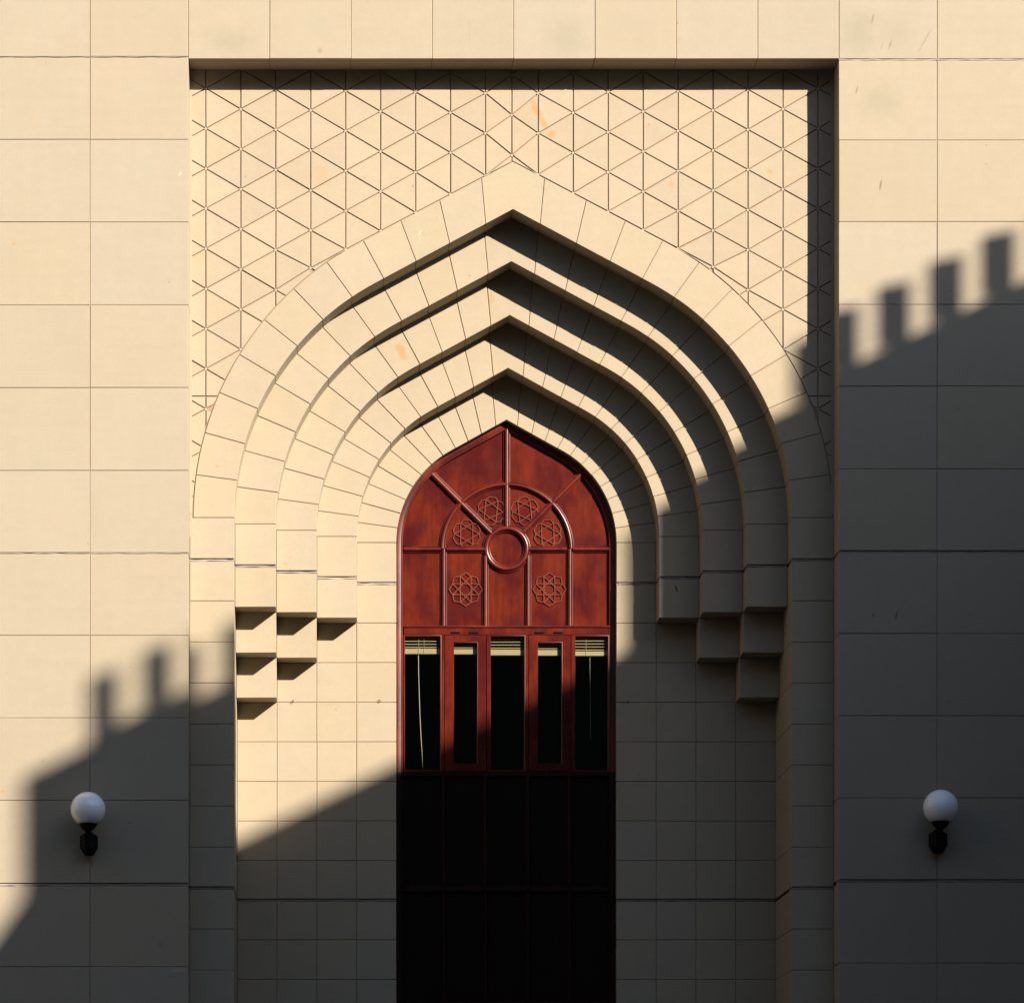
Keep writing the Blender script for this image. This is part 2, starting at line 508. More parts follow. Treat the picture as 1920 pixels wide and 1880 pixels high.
for x0, x1 in zip(xs, xs[1:]):
    emit_block('stone_block', rect(x0, x1, -200, -45), 0.0, DP + 0.24, front, mj, M_WALL)
    emit_block('stone_block', rect(x0, x1, -45, 110), 0.0, DP - 0.003, front, mj, M_WALL, [0], jit=0.002)
front.data = bpy.data.meshes.new('front_wall'); front.data.from_pydata(mj.v, [], mj.f); front.data.materials.append(M_MORT)

# --- pier strips beside the arch (first order continued down) and the spandrel panel
def ring_rows():
    r = [YS, 1037.0]
    while r[-1] < 2600: r.append(r[-1] + 77.6)
    r[-1] = 2645.0
    return r
ROWS = ring_rows()
HEAVY = {1: 1, 9: 1}             # row indices whose top joint is wide and sealed

def row_bounds(i):
    a, b = ROWS[i], ROWS[i + 1]
    if i in HEAVY: a += 2.6
    if i + 1 in HEAVY: b -= 2.6
    return a, b

# --- arch orders
def make_ring(i, mat):
    part = mesh('arch_order', [], [], None, building)
    part['label'] = ['', 'outermost arch order, flush with the triangle panel', 'second arch order from outside', 'middle arch order', 'fourth arch order from outside', 'innermost arch order, next to the window'][i]
    mj = Joined()
    grow = 0.0 if i == 1 else 3.0
    outer, inner = arch_curve(i - 1, grow), arch_curve(i)
    phis = [math.radians(7.7 * j) for j in range(12)]
    depth = PY[i] + (DR - 0.003 if i < 5 else 0.30)
    def seg(f0, f1, k):
        o = [ray_hit(outer, f0 + (f1 - f0) * t / k) for t in range(k + 1)]
        n = [ray_hit(inner, f0 + (f1 - f0) * t / k) for t in range(k + 1)]
        return o, n
    for a, b in zip(phis, phis[1:]):
        k = 4
        o, n = seg(a, b, k)
        for s in (1, -1):
            poly = [W((AX + s * (p[0] - AX), p[1])) for p in n[::-1] + o]
            # n reversed runs down the inner curve, o runs up the outer
            if s < 0: poly = poly[::-1]
            if area(poly) < 0: poly = poly[::-1]
            ex = exposed_edges(poly, n, s)
            if i > 1: ex |= exposed_edges(poly, o, s)
            emit_block('voussoir', poly, PY[i], depth, part, mj, mat, ex, gap=0.0066, recess=0.008)
    o, n = seg(phis[-1], PI / 2, 3)
    mo = [(2 * AX - p[0], p[1]) for p in o[:-1]][::-1]; mn = [(2 * AX - p[0], p[1]) for p in n[:-1]][::-1]
    poly = clean([W(p) for p in (n[::-1] + o + mo)][:0] + [W(p) for p in o + mo + mn[::-1] + n[::-1]][:])
    if area(poly) < 0: poly = poly[::-1]
    ex = exposed_edges(poly, n, 1) | exposed_edges(poly, n, -1)
    if i > 1: ex |= exposed_edges(poly, o, 1) | exposed_edges(poly, o, -1)
    emit_block('keystone', poly, PY[i], depth, part, mj, mat, ex, gap=0.0066, recess=0.008)
    # springers: the two rows of squares below the curve
    for s in (1, -1):
        for r in (0, 1):
            a, b = row_bounds(r)
            h0, h1 = HW[i], HW[i - 1]
            x0, x1 = sorted((AX + s * h0, (AX + s * h1) if i > 1 else (1573 if s > 0 else 353)))
            ex = [3 if s > 0 else 1]
            if r == 1 and 1 < i < 5: ex.append(0)
            yb = 1.75 if (i < 5) else PY[5] + 0.30
            emit_block('springer', rect(x0, x1, a, b), PY[i], yb, part, mj, mat, ex, gap=0.0055)
        seal_jobs.append((*sorted((AX + s * HW[i], (AX + s * HW[i - 1]) if i > 1 else (1573 if s > 0 else 353))), 1037, 26, PY[i]))
    part.data = bpy.data.meshes.new('arch_order'); part.data.from_pydata(mj.v, [], mj.f); part.data.materials.append(M_MORT)

def exposed_edges(poly, curve, s):
    pts = [W((AX + s * (p[0] - AX), p[1])) for p in curve]
    def on(q): return any(math.dist(q, p) < 1e-4 for p in pts)
    n = len(poly)
    return {i for i in range(n) if on(poly[i]) and on(poly[(i + 1) % n])}

for i in range(1, 6): make_ring(i, M_RING)

# --- lower field: square tiles stepping back below the arch orders, and the pier strips
for s in (1, -1):
    field = mesh('stepped_jamb', [], [], None, building)
    mj = Joined()
    for r in range(2, len(ROWS) - 1):
        a, b = row_bounds(r)
        # pier
        x0, x1 = sorted((AX + s * 528, 1573 if s > 0 else 353))
        emit_block('pier_stone', rect(x0, x1, a, b), PY[1], 1.76, field, mj, M_RING, [3 if s > 0 else 1], gap=0.0055)
        for c in range(1, 5):
            pl = min(5, c + r)
            x0, x1 = sorted((AX + s * HW[c + 1], AX + s * HW[c]))
            ex = []
            if c == 4 or min(5, c + 1 + r) > pl: ex.append(3 if s > 0 else 1)
            if min(5, c + r + 1) > pl: ex.append(0)
            emit_block('square_tile', rect(x0, x1, a, b), PY[pl], 1.74, field, mj, M_RING, ex, gap=0.0060, recess=0.006, jit=0.0012)
    seal_jobs.append((min(AX + s * 216, AX + s * 528), max(AX + s * 216, AX + s * 528), ROWS[9], 26, PY[5]))
    seal_jobs.append((*sorted((AX + s * 528, 1573 if s > 0 else 353)), ROWS[9], 26, PY[1]))
    field.data = bpy.data.meshes.new('stepped_jamb'); field.data.from_pydata(mj.v, [], mj.f); field.data.materials.append(M_MORT)

# --- sealant beads squeezed into the wide joints
def bead(x0, x1, y, h_mm, yf):
    v, f = [], []
    n = max(4, int((x1 - x0) / 9))
    ph = random.uniform(0, 9)
    for i in range(n + 1):
        x = wx(x0 + (x1 - x0) * i / n)
        z = wz(y) + 0.003 * math.sin(i * 0.9 + ph) + random.uniform(-.002, .002)
        for k in range(6):
            a = PI * k / 5
            hh = h_mm / 1000 * 0.36 * (1 + 0.25 * math.sin(i * 1.7 + ph))
            v.append((x, yf + (0.021 if h_mm >= 24 else 0.013) - 0.011 * math.sin(a) + (0.002 if k in (2, 3) else 0) + random.uniform(-.001, .001), z + hh * math.cos(a)))
    for i in range(n):
        for k in range(5):
            f.append([i * 6 + k, i * 6 + k + 1, (i + 1) * 6 + k + 1, (i + 1) * 6 + k])
    bk = Joined(); bk.v, bk.f = v, f
    bk.box(wx(x0) + 0.012, wx(x1) - 0.012, yf + 0.029, yf + 0.25, wz(y) - h_mm / 2000 - 0.003, wz(y) + h_mm / 2000 + 0.003)
    b = len(v); hz = h_mm / 2000 + 0.004
    v += [(wx(x0), yf + 0.028, wz(y) - hz), (wx(x1), yf + 0.028, wz(y) - hz), (wx(x1), yf + 0.028, wz(y) + hz), (wx(x0), yf + 0.028, wz(y) + hz)]
    f.append([b, b + 1, b + 2, b + 3])
    return mesh('sealant_bead', v, f, M_SEAL, building)
for j in seal_jobs: bead(*j)

# --- spandrel panel: triangular tiles
panel = mesh('spandrel_panel', [], [], None, building)
mj = Joined()
LX = 963.3
def node(side, k, n):
    """lattice point, plan units"""
    x, y = 50 + 66.2 * k, 153.6 - 1.13 * k + 75.8 * n + (37.9 if k % 2 else 0)
    e = AP[0] + abs(LX + side * x - AX) * math.tan(ALPHAS[0])          # rows close to the arch line meet it
    if k <= 5 and abs(y - e) < 8: y = e - 0.5
    return (LX + side * x, y)
ARCH = [W(p) for p in arch_curve(0, 0.0)]
ARCHM = [W((2 * AX - p[0], p[1])) for p in arch_curve(0, 0.0)]
ARCH_POLY = [W((AX + 606, 1200))] + ARCH + ARCHM[::-1][1:] + [W((AX - 606, 1200))]     # CCW, convex
def inside(p):
    n = len(ARCH_POLY)
    for i in range(n):
        a, b = ARCH_POLY[i], ARCH_POLY[(i + 1) % n]
        if (b[0] - a[0]) * (p[1] - a[1]) - (b[1] - a[1]) * (p[0] - a[0]) < -1e-9: return False
    return True
def clip_half(poly, px, pz, nx, nz):
    out = []
    for i in range(len(poly)):
        a, b = poly[i], poly[(i + 1) % len(poly)]
        da = (a[0] - px) * nx + (a[1] - pz) * nz; db = (b[0] - px) * nx + (b[1] - pz) * nz
        if da >= 0: out.append(a)
        if da * db < 0:
            t = da / (da - db); out.append((a[0] + (b[0] - a[0]) * t, a[1] + (b[1] - a[1]) * t))
    return clean(out)
def edge_hits(a, b):
    ts = []
    n = len(ARCH_POLY)
    for i in range(n):
        p, q = ARCH_POLY[i], ARCH_POLY[(i + 1) % n]
        d1 = (b[0] - a[0], b[1] - a[1]); d2 = (q[0] - p[0], q[1] - p[1])
        cr = d1[0] * d2[1] - d1[1] * d2[0]
        if abs(cr) < 1e-12: continue
        t = ((p[0] - a[0]) * d2[1] - (p[1] - a[1]) * d2[0]) / cr
        u = ((p[0] - a[0]) * d1[1] - (p[1] - a[1]) * d1[0]) / cr
        if 1e-7 < t < 1 - 1e-7 and 0 <= u < 1: ts.append((t, i + u))
    return sorted(ts)
def minus_arch(poly):
    """convex CCW poly minus the (convex) arch: list of polygons"""
    pts = []
    n = len(poly)
    for i in range(n):
        a, b = poly[i], poly[(i + 1) % n]
        pts.append((a, inside(a), None))
        for t, u in edge_hits(a, b):
            pts.append(((a[0] + (b[0] - a[0]) * t, a[1] + (b[1] - a[1]) * t), None, u))
    cuts = [i for i, p in enumerate(pts) if p[2] is not None]
    if not cuts:
        return [] if pts[0][1] else [poly]
    res = []
    m = len(pts)
    for ci, c in enumerate(cuts):
        nxt = cuts[(ci + 1) % len(cuts)]
        p, q = pts[c], pts[nxt]
        steps = (nxt - c) % m or m
        mids = [pts[(c + s) % m] for s in range(1, steps)]
        probe = mids[0][0] if mids else ((p[0][0] + q[0][0]) / 2, (p[0][1] + q[0][1]) / 2)
        if inside(probe): continue
        chain = [p[0]] + [k[0] for k in mids] + [q[0]]
        u0, u1 = q[2], p[2]                      # walk the arch edge from q back to p
        N = len(ARCH_POLY)
        if u0 >= u1: idx = [j for j in range(int(math.floor(u0)), int(math.floor(u1)), -1)]
        else: idx = [j for j in range(int(math.floor(u0)) + 1, int(math.floor(u1)) + 1)]
        back = [ARCH_POLY[j % N] for j in idx if min(math.dist(ARCH_POLY[j % N], x) for x in (p[0], q[0])) > 1e-4]
        res.append(clean(chain + back))
    return res
XR = wx(1575)
XL = wx(351)
tri = []
for side in (1, -1):
    for k in range(-1, 9):
        for n in range(-2, 12):
            if k == -1:
                def axn(j): return (LX, node(side, 0, j)[1] + 41)
                tri.append((node(side, 0, n), node(side, 0, n + 1), axn(n)))
                tri.append((axn(n), axn(n + 1), node(side, 0, n + 1)))
            else:
                a, b = node(side, k, n), node(side, k, n + 1)
                if k % 2 == 0:
                    c = node(side, k + 1, n); tri.append((a, b, c)); tri.append((c, node(side, k + 1, n + 1), b))
                else:
                    c = node(side, k + 1, n + 1); tri.append((a, b, c)); tri.append((c, node(side, k + 1, n + 2), b))
seen_nodes = {}
for t in tri:
    poly = [W(p) for p in t]
    if area(poly) < 0: poly = poly[::-1]
    poly = clip_half(poly, XR, 0, -1, 0)
    if len(poly) > 2: poly = clip_half(poly, XL, 0, 1, 0)
    if len(poly) > 2: poly = clip_half(poly, 0, wz(92), 0, -1)
    if len(poly) < 3 or min(p[1] for p in poly) > wz(104): continue
    if max(p[1] for p in poly) < wz(960): continue
    cut = abs(sum(p[0] for p in t) / 3 - LX) > 545 and min(p[1] for p in poly) < wz(727) < max(p[1] for p in poly)
    halves = [clip_half(poly, 0, wz(727), 0, 1), clip_half(poly, 0, wz(727), 0, -1)] if cut else [poly]
    for q in [q for h in halves if len(h) > 2 for q in minus_arch(h)]:
        if len(q) < 3: continue
        v, f = prism_data(offset(q, 0.0001), PY[1] + 0.0125, PY[1] + 0.235, 0)
        mj.add(v, f)
        if area(q) < 0.0025: continue
        emit_block('triangle_tile', q, PY[1], PY[1] + 0.24, panel, None, M_TILE, (), gap=0.0105, ch=0.0018, jit=0.0018)
        for p in t: seen_nodes[(round(p[0]), round(p[1]))] = p
panel.data = bpy.data.meshes.new('spandrel_panel'); panel.data.from_pydata(mj.v, [], mj.f); panel.data.materials.append(M_GROUT)
dab = Joined()
for p in seen_nodes.values():
    w = W(p)
    if abs(p[0] - LX) > 600 or inside(w) or p[1] < 112: continue
    r0 = 0.014
    v = [(w[0] + r0 * math.cos(PI / 3 * k + .3), PY[1] + 0.004 + random.uniform(-.001, .001), w[1] + r0 * math.sin(PI / 3 * k + .3)) for k in range(6)]
    v += [(q[0], PY[1] + 0.014, q[2]) for q in v]
    dab.add(v, [[0, 1, 2, 3, 4, 5]] + [[(k + 1) % 6, k, k + 6, (k + 1) % 6 + 6] for k in range(6)])
jf = mesh('joint_filler', dab.v, dab.f, M_TILE, panel)
jf['kind'] = 'stuff'
# plain margin along both edges, where the carved lines stop short
for x0, x1 in ((351.5, 357.5), (1567.5, 1574.5)):
    v, f = prism_data(rect(x0, x1, 95, 950), PY[1] - 0.0022, PY[1] + 0.02, 0.001)
    mesh('margin_strip', v, f, M_TILE, panel)

# ------------------------------------------------------------------ the arched wooden window
YF = PY[5] + 0.072               # face of the frame
YP = YF + 0.032                  # face of the panels
win = empty('window', building)
win['label'] = 'tall arched window of dark red varnished wood with carved rosettes'
def U(px, py): return UW(px, py, YF)
def jmesh(name, vf, mat, smooth=None, parent=win):
    return mesh(name, vf[0], vf[1], mat, parent, smooth)
curve5 = [W(p) for p in arch_curve(5)]
left5 = [W((2 * AX - p[0], p[1])) for p in arch_curve(5)]
jr, jl = W((AX + 216, 2600)), W((AX - 216, 2600))
ZJ = U(0, 1447)[1]
outline = [(jr[0], ZJ)] + curve5 + left5[::-1][1:] + [(jl[0], ZJ)]
outline = outline[::-1]          # left jamb up, over the apex, down the right jamb (interior to the right)
prof = [(0.0, -0.14), (0.0, 0.0), (-0.046, 0.0), (-0.050, -0.003), (-0.054, 0.001), (-0.062, 0.0), (-0.067, -0.006), (-0.069, -0.014), (-0.069, -0.14)]
jmesh('frame', sweep(outline, prof, YF), M_TRIM, 40)
JAMBS = ([jl, (jl[0], ZJ)], [(jr[0], ZJ), jr])
# sill
Z0 = wz(2600)
s = Joined(); s.box(jl[0], jr[0], YF - 0.03, YF + 0.14, Z0 - 0.10, Z0); jmesh('sill', (s.v, s.f), M_WOOD)

c0 = U(950, 1028)
def in_px(r): return r / PPM * (DIST + YF) / DIST
def polar(r, deg): return (c0[0] + in_px(r) * math.cos(math.radians(deg)), c0[1] + in_px(r) * math.sin(math.radians(deg)))
MP = [(-0.031, -0.004), (-0.031, 0.012), (-0.025, 0.015), (-0.021, 0.012), (-0.019, 0.020), (-0.014, 0.030), (-0.006, 0.036), (0.006, 0.036), (0.014, 0.030), (0.019, 0.020), (0.021, 0.012), (0.025, 0.015), (0.031, 0.012), (0.031, -0.004)]
MP = MP[:4] + [(-0.0195 * math.cos(PI * k / 12), 0.014 + 0.022 * math.sin(PI * k / 12) ** 0.8) for k in range(13)] + MP[10:]
def mould(a, b): return jmesh('moulding', sweep([a, b], MP, YP), M_TRIM, 35)
PX = [751, 832, 910.5, 990.5, 1068.5, 1146]      # column lines
ZT, ZB = 1029, 1179
# horizontal transom, in the pieces the uprights leave
mould(U(757, ZT), U(827, ZT)); mould(U(837, ZT), U(909, ZT)); mould(U(991, ZT), U(1063, ZT)); mould(U(1074, ZT), U(1142, ZT))
mould(U(832, ZB - 6), U(832, ZT)); mould(U(1068.5, ZB - 6), U(1068.5, ZT))
for x in (910.5, 990.5): mould(U(x, ZB - 6), U(x, 1041))
# sunburst: arc, circle, bars
arc = [polar(120.5, 180 - 180 * k / 44) for k in range(45)]
jmesh('arc_moulding', sweep(arc, MP, YP - 0.0015), M_TRIM, 35)
ringp = [polar(38, -360 * k / 48) for k in range(48)]
jmesh('round_moulding', sweep(ringp, [(s * 1.15, h * 1.1) for s, h in MP], YP - 0.003, True), M_TRIM, 35)
for d, r1 in ((90, 226), (135, 198), (45, 198)):
    jmesh('moulding', sweep([polar(41, d), polar(r1, d)], [(s * 1.12, h * 1.05) for s, h in MP], YP), M_TRIM, 35)
# panels between the mouldings
def slab(poly, name='panel', y=YP, t=0.02, mat=None):
    if area(poly) < 0: poly = poly[::-1]
    v, f = prism_data(poly, y, y + t, 0)
    return jmesh(name, (v, f), mat or M_WOOD)
ir = [W(p) for p in arch_curve(5, -9)]; il = [W((2 * AX - p[0], p[1])) for p in arch_curve(5, -9)]
def ang(p): return math.degrees(math.atan2(p[1] - c0[1], p[0] - c0[0]))
shell = ir + il[::-1][1:]
shell = [p for p in shell if p[1] >= c0[1]]
def cut_at(deg):
    """where a bar's centre line meets the frame"""
    for a, b in zip(shell, shell[1:]):
        fa, fb = ang(a), ang(b)
        if fa <= deg <= fb:
            t = (deg - fa) / (fb - fa); return (a[0] + (b[0] - a[0]) * t, a[1] + (b[1] - a[1]) * t)
    return shell[0] if deg < 90 else shell[-1]
def sector(d0, d1):
    outer = [cut_at(d0)] + [p for p in shell if d0 + .05 < ang(p) < d1 - .05] + [cut_at(d1)]
    inner = [polar(120.5, d1 + (d0 - d1) * k / 12) for k in range(13)]
    slab(outer + inner)
    slab([polar(120.5, d0 + (d1 - d0) * k / 12) for k in range(13)] + [polar(38, d1 + (d0 - d1) * k / 8) for k in range(9)])
for d0, d1 in ((0.0, 45), (45, 90), (90, 135), (135, 180.0)): sector(d0, d1)
slab([polar(38, 360 * k / 40) for k in range(40)], y=YP + 0.001)
def cell(x0, x1, y0, y1): return [U(x0, y1), U(x1, y1), U(x1, y0), U(x0, y0)]
slab(cell(750, 832, ZT, 1184)); slab(cell(1068.5, 1149, ZT, 1184))
slab(cell(832, 910.5, ZT, 1184), y=YP + 0.0005); slab(cell(990.5, 1068.5, ZT, 1184), y=YP + 0.0005)
half = [polar(38, 180 + 180 * k / 20) for k in range(21)]
slab([U(910.5, 1184), U(990.5, 1184), U(990.5, 1030)] + half[::-1] + [U(910.5, 1030)])
# carved rosettes
def rosette(px, py, R, n, rot):
    c = U(px, py); R = in_px(R)
    def P(r, d): return (c[0] + R * r * math.cos(math.radians(d)), c[1] + R * r * math.sin(math.radians(d)))
    j = Joined()
    strap = [(-0.0075, -0.003), (-0.006, 0.008), (-0.002, 0.012), (0.002, 0.012), (0.006, 0.008), (0.0075, -0.003)]
    def line(pts, lift): j.add(*sweep(pts, strap, YP - lift))
    st = 360 / n
    I = [P(0.86, rot + st * (k + .5)) for k in range(n)]
    for k in range(n):
        t = rot + st * k
        if n == 8: line([I[k - 1], P(1, t), I[k]], 0.0)
        else: line([I[k - 1], P(1, t - 13), P(1, t + 13), I[k]], 0.0)
        span = 3 if n == 8 else 2
        line([I[k], I[(k + span) % n]], 0.0007 * (1 + k % 3))
    return jmesh('rosette', (j.v, j.f), M_CARVE, 30)
rosette(873, 1104, 31, 8, 0); rosette(1030, 1104, 31, 8, 0)
rosette(875, 1000, 26.5, 6, 90); rosette(920.5, 957, 26.5, 6, 84); rosette(984, 957, 26.5, 6, 96); rosette(1027, 1000, 26.5, 6, 92)
# middle rail with a bead along the top
def bar(name, x0, x1, y0, y1, yf, t, bev=0.005, mat=None):
    v, f = prism_data(cell(x0, x1, y0, y1), yf, yf + t, bev)
    return jmesh(name, (v, f), mat or M_WOOD)
bar('rail', 757, 1142.5, 1177, 1190, YF, 0.13)
jmesh('moulding', sweep([U(757, 1174.5), U(1142.5, 1174.5)], [(-0.013, -0.03), (-0.013, 0.0), (-0.008, 0.008), (0.0, 0.011), (0.008, 0.008), (0.013, 0.0), (0.013, -0.03)], YF + 0.004), M_TRIM, 35)
# glazing posts, two top-hung sashes, glass
for x in (830.5, 915, 988, 1073.5): bar('post', x - 3, x + 3, 1190, 1446, YF + 0.002, 0.12)
def beads(x0, x1, y0, y1, y):
    pr = [(-0.012, -0.03), (-0.012, 0.004), (-0.006, 0.010), (0.002, 0.008), (0.006, 0.0), (0.006, -0.03)]
    jmesh('glazing_bead', sweep([U(x0, y1), U(x0, y0), U(x1, y0), U(x1, y1)], pr, y, True), M_TRIM, 35)
def sash(x0, x1):
    y0, y1, g0, g1 = 1190.5, 1445, 1203, 1433
    gx0, gx1 = x0 + 15, x1 - 15
    j = Joined()
    for r in ((x0, x1, y0, g0), (x0, x1, g1, y1), (x0, gx0, g0, g1), (gx1, x1, g0, g1)):
        v, f = prism_data(cell(*r), YF - 0.002, YF + 0.05, 0.0); j.add(v, f)
    jmesh('sash', (j.v, j.f), M_WOOD)
    beads(gx0, gx1, g0, g1, YF + 0.008)
    for hx in (x0 + 20, x1 - 23):
        h = Joined()
        v, f = tube([(*U(hx - 8, 0)[:1], YF - 0.006, U(0, 1185.5)[1]), (*U(hx + 8, 0)[:1], YF - 0.006, U(0, 1185.5)[1])], 0.0075, 8); h.add(v, f)
        v, f = prism_data(cell(hx - 8.5, hx + 8.5, 1183.6, 1188), YF - 0.003, YF + 0.01, 0.0); h.add(v, f)
        jmesh('hinge', (h.v, h.f), M_IRON)
sash(834, 911.5); sash(991.5, 1070)
PANES = [(757, 827.5), (848, 897.5), (918, 985), (1005.5, 1056), (1076.5, 1142)]
for k, (x0, x1) in enumerate(PANES):
    v, f = prism_data(cell(x0 - 1, x1 + 1, 1189 if k % 2 == 0 else 1202, 1446 if k % 2 == 0 else 1434), YF + 0.030, YF + 0.034, 0)
    jmesh('glass_pane', (v, f), M_GLASS)
    if k % 2 == 0: beads(x0, x1, 1190.5, 1445, YF + 0.012)
for jb in JAMBS: jmesh('jamb', sweep(jb, prof, YF), M_WOOD_SHADE, 40)
# lower timber panels and frame, shade put into their near-black colours
rails = [(1445, 1455), (1661, 1671), (1876, 1886), (2091, 2101), (2306, 2316), (2521, 2531)]
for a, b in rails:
    bar('rail', 757, 1142.5, a, b, YF + 0.001, 0.13, mat=M_WOOD_SHADE)
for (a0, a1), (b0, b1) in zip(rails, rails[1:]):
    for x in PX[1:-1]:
        jmesh('moulding', sweep([U(x, b0), U(x, a1)], MP, YP), M_WOOD_SHADE, 35)
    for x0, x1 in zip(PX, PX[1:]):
        slab(cell(x0 if x0 > 800 else 750, x1 if x1 < 1100 else 1149, a1 - 3, b0 + 3), mat=M_DARK)['label'] = 'lower infill panel, shade put into its near-black colour'
# dark room behind
room = Joined()
rx0, rx1, rz1 = wx(AX - 330), wx(AX + 330), wz(560)
ry0, ry1 = YF + 0.15, YF + 3.5
room.v = [(x, y, z) for x in (rx0, rx1) for y in (ry0, ry1) for z in (0.02, rz1)]
room.f = [[0, 1, 3, 2], [4, 6, 7, 5], [2, 3, 7, 6], [0, 2, 6, 4], [1, 5, 7, 3]]
mesh('interior_room', room.v, room.f, M_ROOM, building)

# solid masonry behind the facing
for x0, x1, z0, z1 in ((-7.0, rx0 - 0.002, 0.0, wz(-190)), (rx1 + 0.002, 7.0, 0.0, wz(-190)), (rx0, rx1, rz1 + 0.002, wz(-190))):
    core = Joined(); core.box(x0, x1, 1.80, 2.5, z0, z1)
    mesh('wall_core', core.v, core.f, M_MORT, building)
# ------------------------------------------------------------------ venetian blinds behind the panes
BL = [(757, 827, 1216, 1226.5, True), (848, 898, 1217, 1227, False), (918, 985, 1217.5, 1229, False), (1005, 1056, 1218.5, 1229.5, False), (1077, 1142, 1221, 1230, True)]
blab = ['cream venetian blind raised behind the far left pane, its long white cord hanging', 'short cream blind raised behind the left hinged sash', 'cream venetian blind raised behind the centre pane',
        'short cream blind raised behind the right hinged sash', 'cream venetian blind raised behind the far right pane, with ladder cords']
YB = YF + 0.062
for k, (x0, x1, r0, r1, cords) in enumerate(BL):
    def V(px, py): return UW(px, py, YB)
    a, b = V(x0 - 1.5, r1), V(x1 + 1.0, r0)
    base = (0.5 * (a[0] + b[0]), YB, a[1])
    t = empty('window_blind', None, base)
    t['label'] = blab[k]; t['category'] = 'blind'; t['group'] = 'blinds raised behind the window panes'
    def lm(name, v, f, mat, smooth=None):
        return mesh(name, [(q[0] - base[0], q[1] - base[1], q[2] - base[2]) for q in v], f, mat, t, smooth)
    v, f = prism_data([(a[0], a[1]), (b[0], a[1]), (b[0], b[1]), (a[0], b[1])], YB - 0.012, YB + 0.014, 0.005)
    lm('bottom_rail', v, f, M_BLIND)
    nsl = 6
    for q in range(nsl):
        z = b[1] + in_px(3.2 + 5.6 * q)
        # a crowned, slightly tipped slat
        pr = [(-0.0125, -0.003), (-0.006, 0.0012), (0.0, 0.0022), (0.006, 0.0012), (0.0125, -0.001)]
        v = [(x, YB + s, z + h + random.uniform(-.0005, .0005)) for x in (a[0], b[0]) for s, h in pr] + [(x, YB + s, z + h - 0.0035) for x in (a[0], b[0]) for s, h in pr]
        m = len(pr)
        f = [[i, i + 1, m + i + 1, m + i] for i in range(m - 1)] + [[2 * m + i + 1, 2 * m + i, 3 * m + i, 3 * m + i + 1] for i in range(m - 1)]
        f += [[0, m, 3 * m, 2 * m], [m - 1, 2 * m + m - 1, 3 * m + m - 1, 2 * m - 1]]
        lm('slat', v, f, M_BLIND)
    zt = b[1] + in_px(3.2 + 5.6 * nsl)
    v, f = prism_data([(a[0], zt), (b[0], zt), (b[0], zt + 0.05), (a[0], zt + 0.05)], YB - 0.018, YB + 0.018, 0.004)
    lm('head_rail', v, f, M_BLIND)
    if cords:
        for px in ((785, 795) if k == 0 else (1098.5,)):
            x = V(px, 1200)[0]
            v, f = tube([(x, YB - 0.016, a[1]), (x, YB - 0.017, zt)], 0.0016, 6); lm('ladder_cord', v, f, M_CORD)
        pts = [(784.5, 1228), (784.8, 1260), (786, 1300), (787.5, 1345), (789.5, 1385), (791.5, 1415), (792.5, 1440)] if k == 0 else [(1106, 1232), (1106.5, 1290), (1107, 1340), (1107, 1385)]
        v, f = tube([(V(*p)[0], YB - 0.004, V(*p)[1]) for p in pts], 0.0034 if k == 0 else 0.0018, 8)
        lm('pull_cord', v, f, M_CORD, 60)

# ------------------------------------------------------------------ globe wall lamps
def lamp(px, py_body, label):
    base = (wx(px), 0.0, wz(py_body))
    t = empty('wall_lamp', None, base)
    t['label'] = label; t['category'] = 'wall lamp'; t['group'] = 'white globe lamps on the wall'
    yb = -0.085
    v, f = lathe([(0.030, -0.125), (0.055, -0.105), (0.078, -0.062), (0.080, -0.055), (0.080, 0.058), (0.074, 0.066), (0.044, 0.084), (0.030, 0.094), (0.026, 0.100)], 8, (0, yb), PI / 8)
    mesh('lamp_body', v, f, M_IRON, t)
    rb = Joined()
    for k in range(8):
        a = 2 * PI * k / 8 + PI / 8
        v, f = tube([(0.082 * math.cos(a), yb + 0.082 * math.sin(a), -0.06), (0.082 * math.cos(a), yb + 0.082 * math.sin(a), 0.06)], 0.006, 6); rb.add(v, f)
    mesh('body_ribs', rb.v, rb.f, M_IRON, t)
    v, f = lathe([(0.062, 0), (0.062, 0.012), (0.045, 0.022)], 20)
    v = [(q[0], -q[2] - 0.001, q[1]) for q in v]; f = [q[::-1] for q in f]
    mesh('wall_plate', v, f, M_IRON, t)
    v, f = tube([(0, -0.02, 0.0), (0, yb, 0.0)], 0.03, 10); mesh('bracket', v, f, M_IRON, t)
    yg = -0.215
    v, f = tube([(0, yb, 0.095), (0, yb - 0.02, 0.100), (0, yb - 0.065, 0.100), (0, yg, 0.098), (0, yg, 0.115)], [0.026, 0.026, 0.024, 0.028, 0.032], 12)
    mesh('arm', v, f, M_IRON, t, 50)
    v, f = lathe([(q[0], q[1] - 0.035) for q in [(0.022, 0.122), (0.036, 0.130), (0.060, 0.150), (0.076, 0.172), (0.084, 0.182), (0.085, 0.196), (0.081, 0.200)]], 24, (0, yg))
    mesh('fitter_cup', v, f, M_IRON, t, 40)
    R = 0.163; zc = 0.161 + 0.132
    prof = [(0.06, 0.151), (0.088, 0.1605)] + [(R * math.sin(PI * k / 28), zc - R * math.cos(PI * k / 28)) for k in range(6, 28)] + [(0.004, zc + R)]
    v, f = lathe(prof, 40, (0, yg))
    mesh('globe', v, f, M_OPAL, t, 40)
lamp(168, 1581, 'white globe lamp on black bracket beside the sunlit strip, left of the arch')
lamp(1755.5, 1577, 'white globe lamp on black bracket deep in shade, right of the arch')

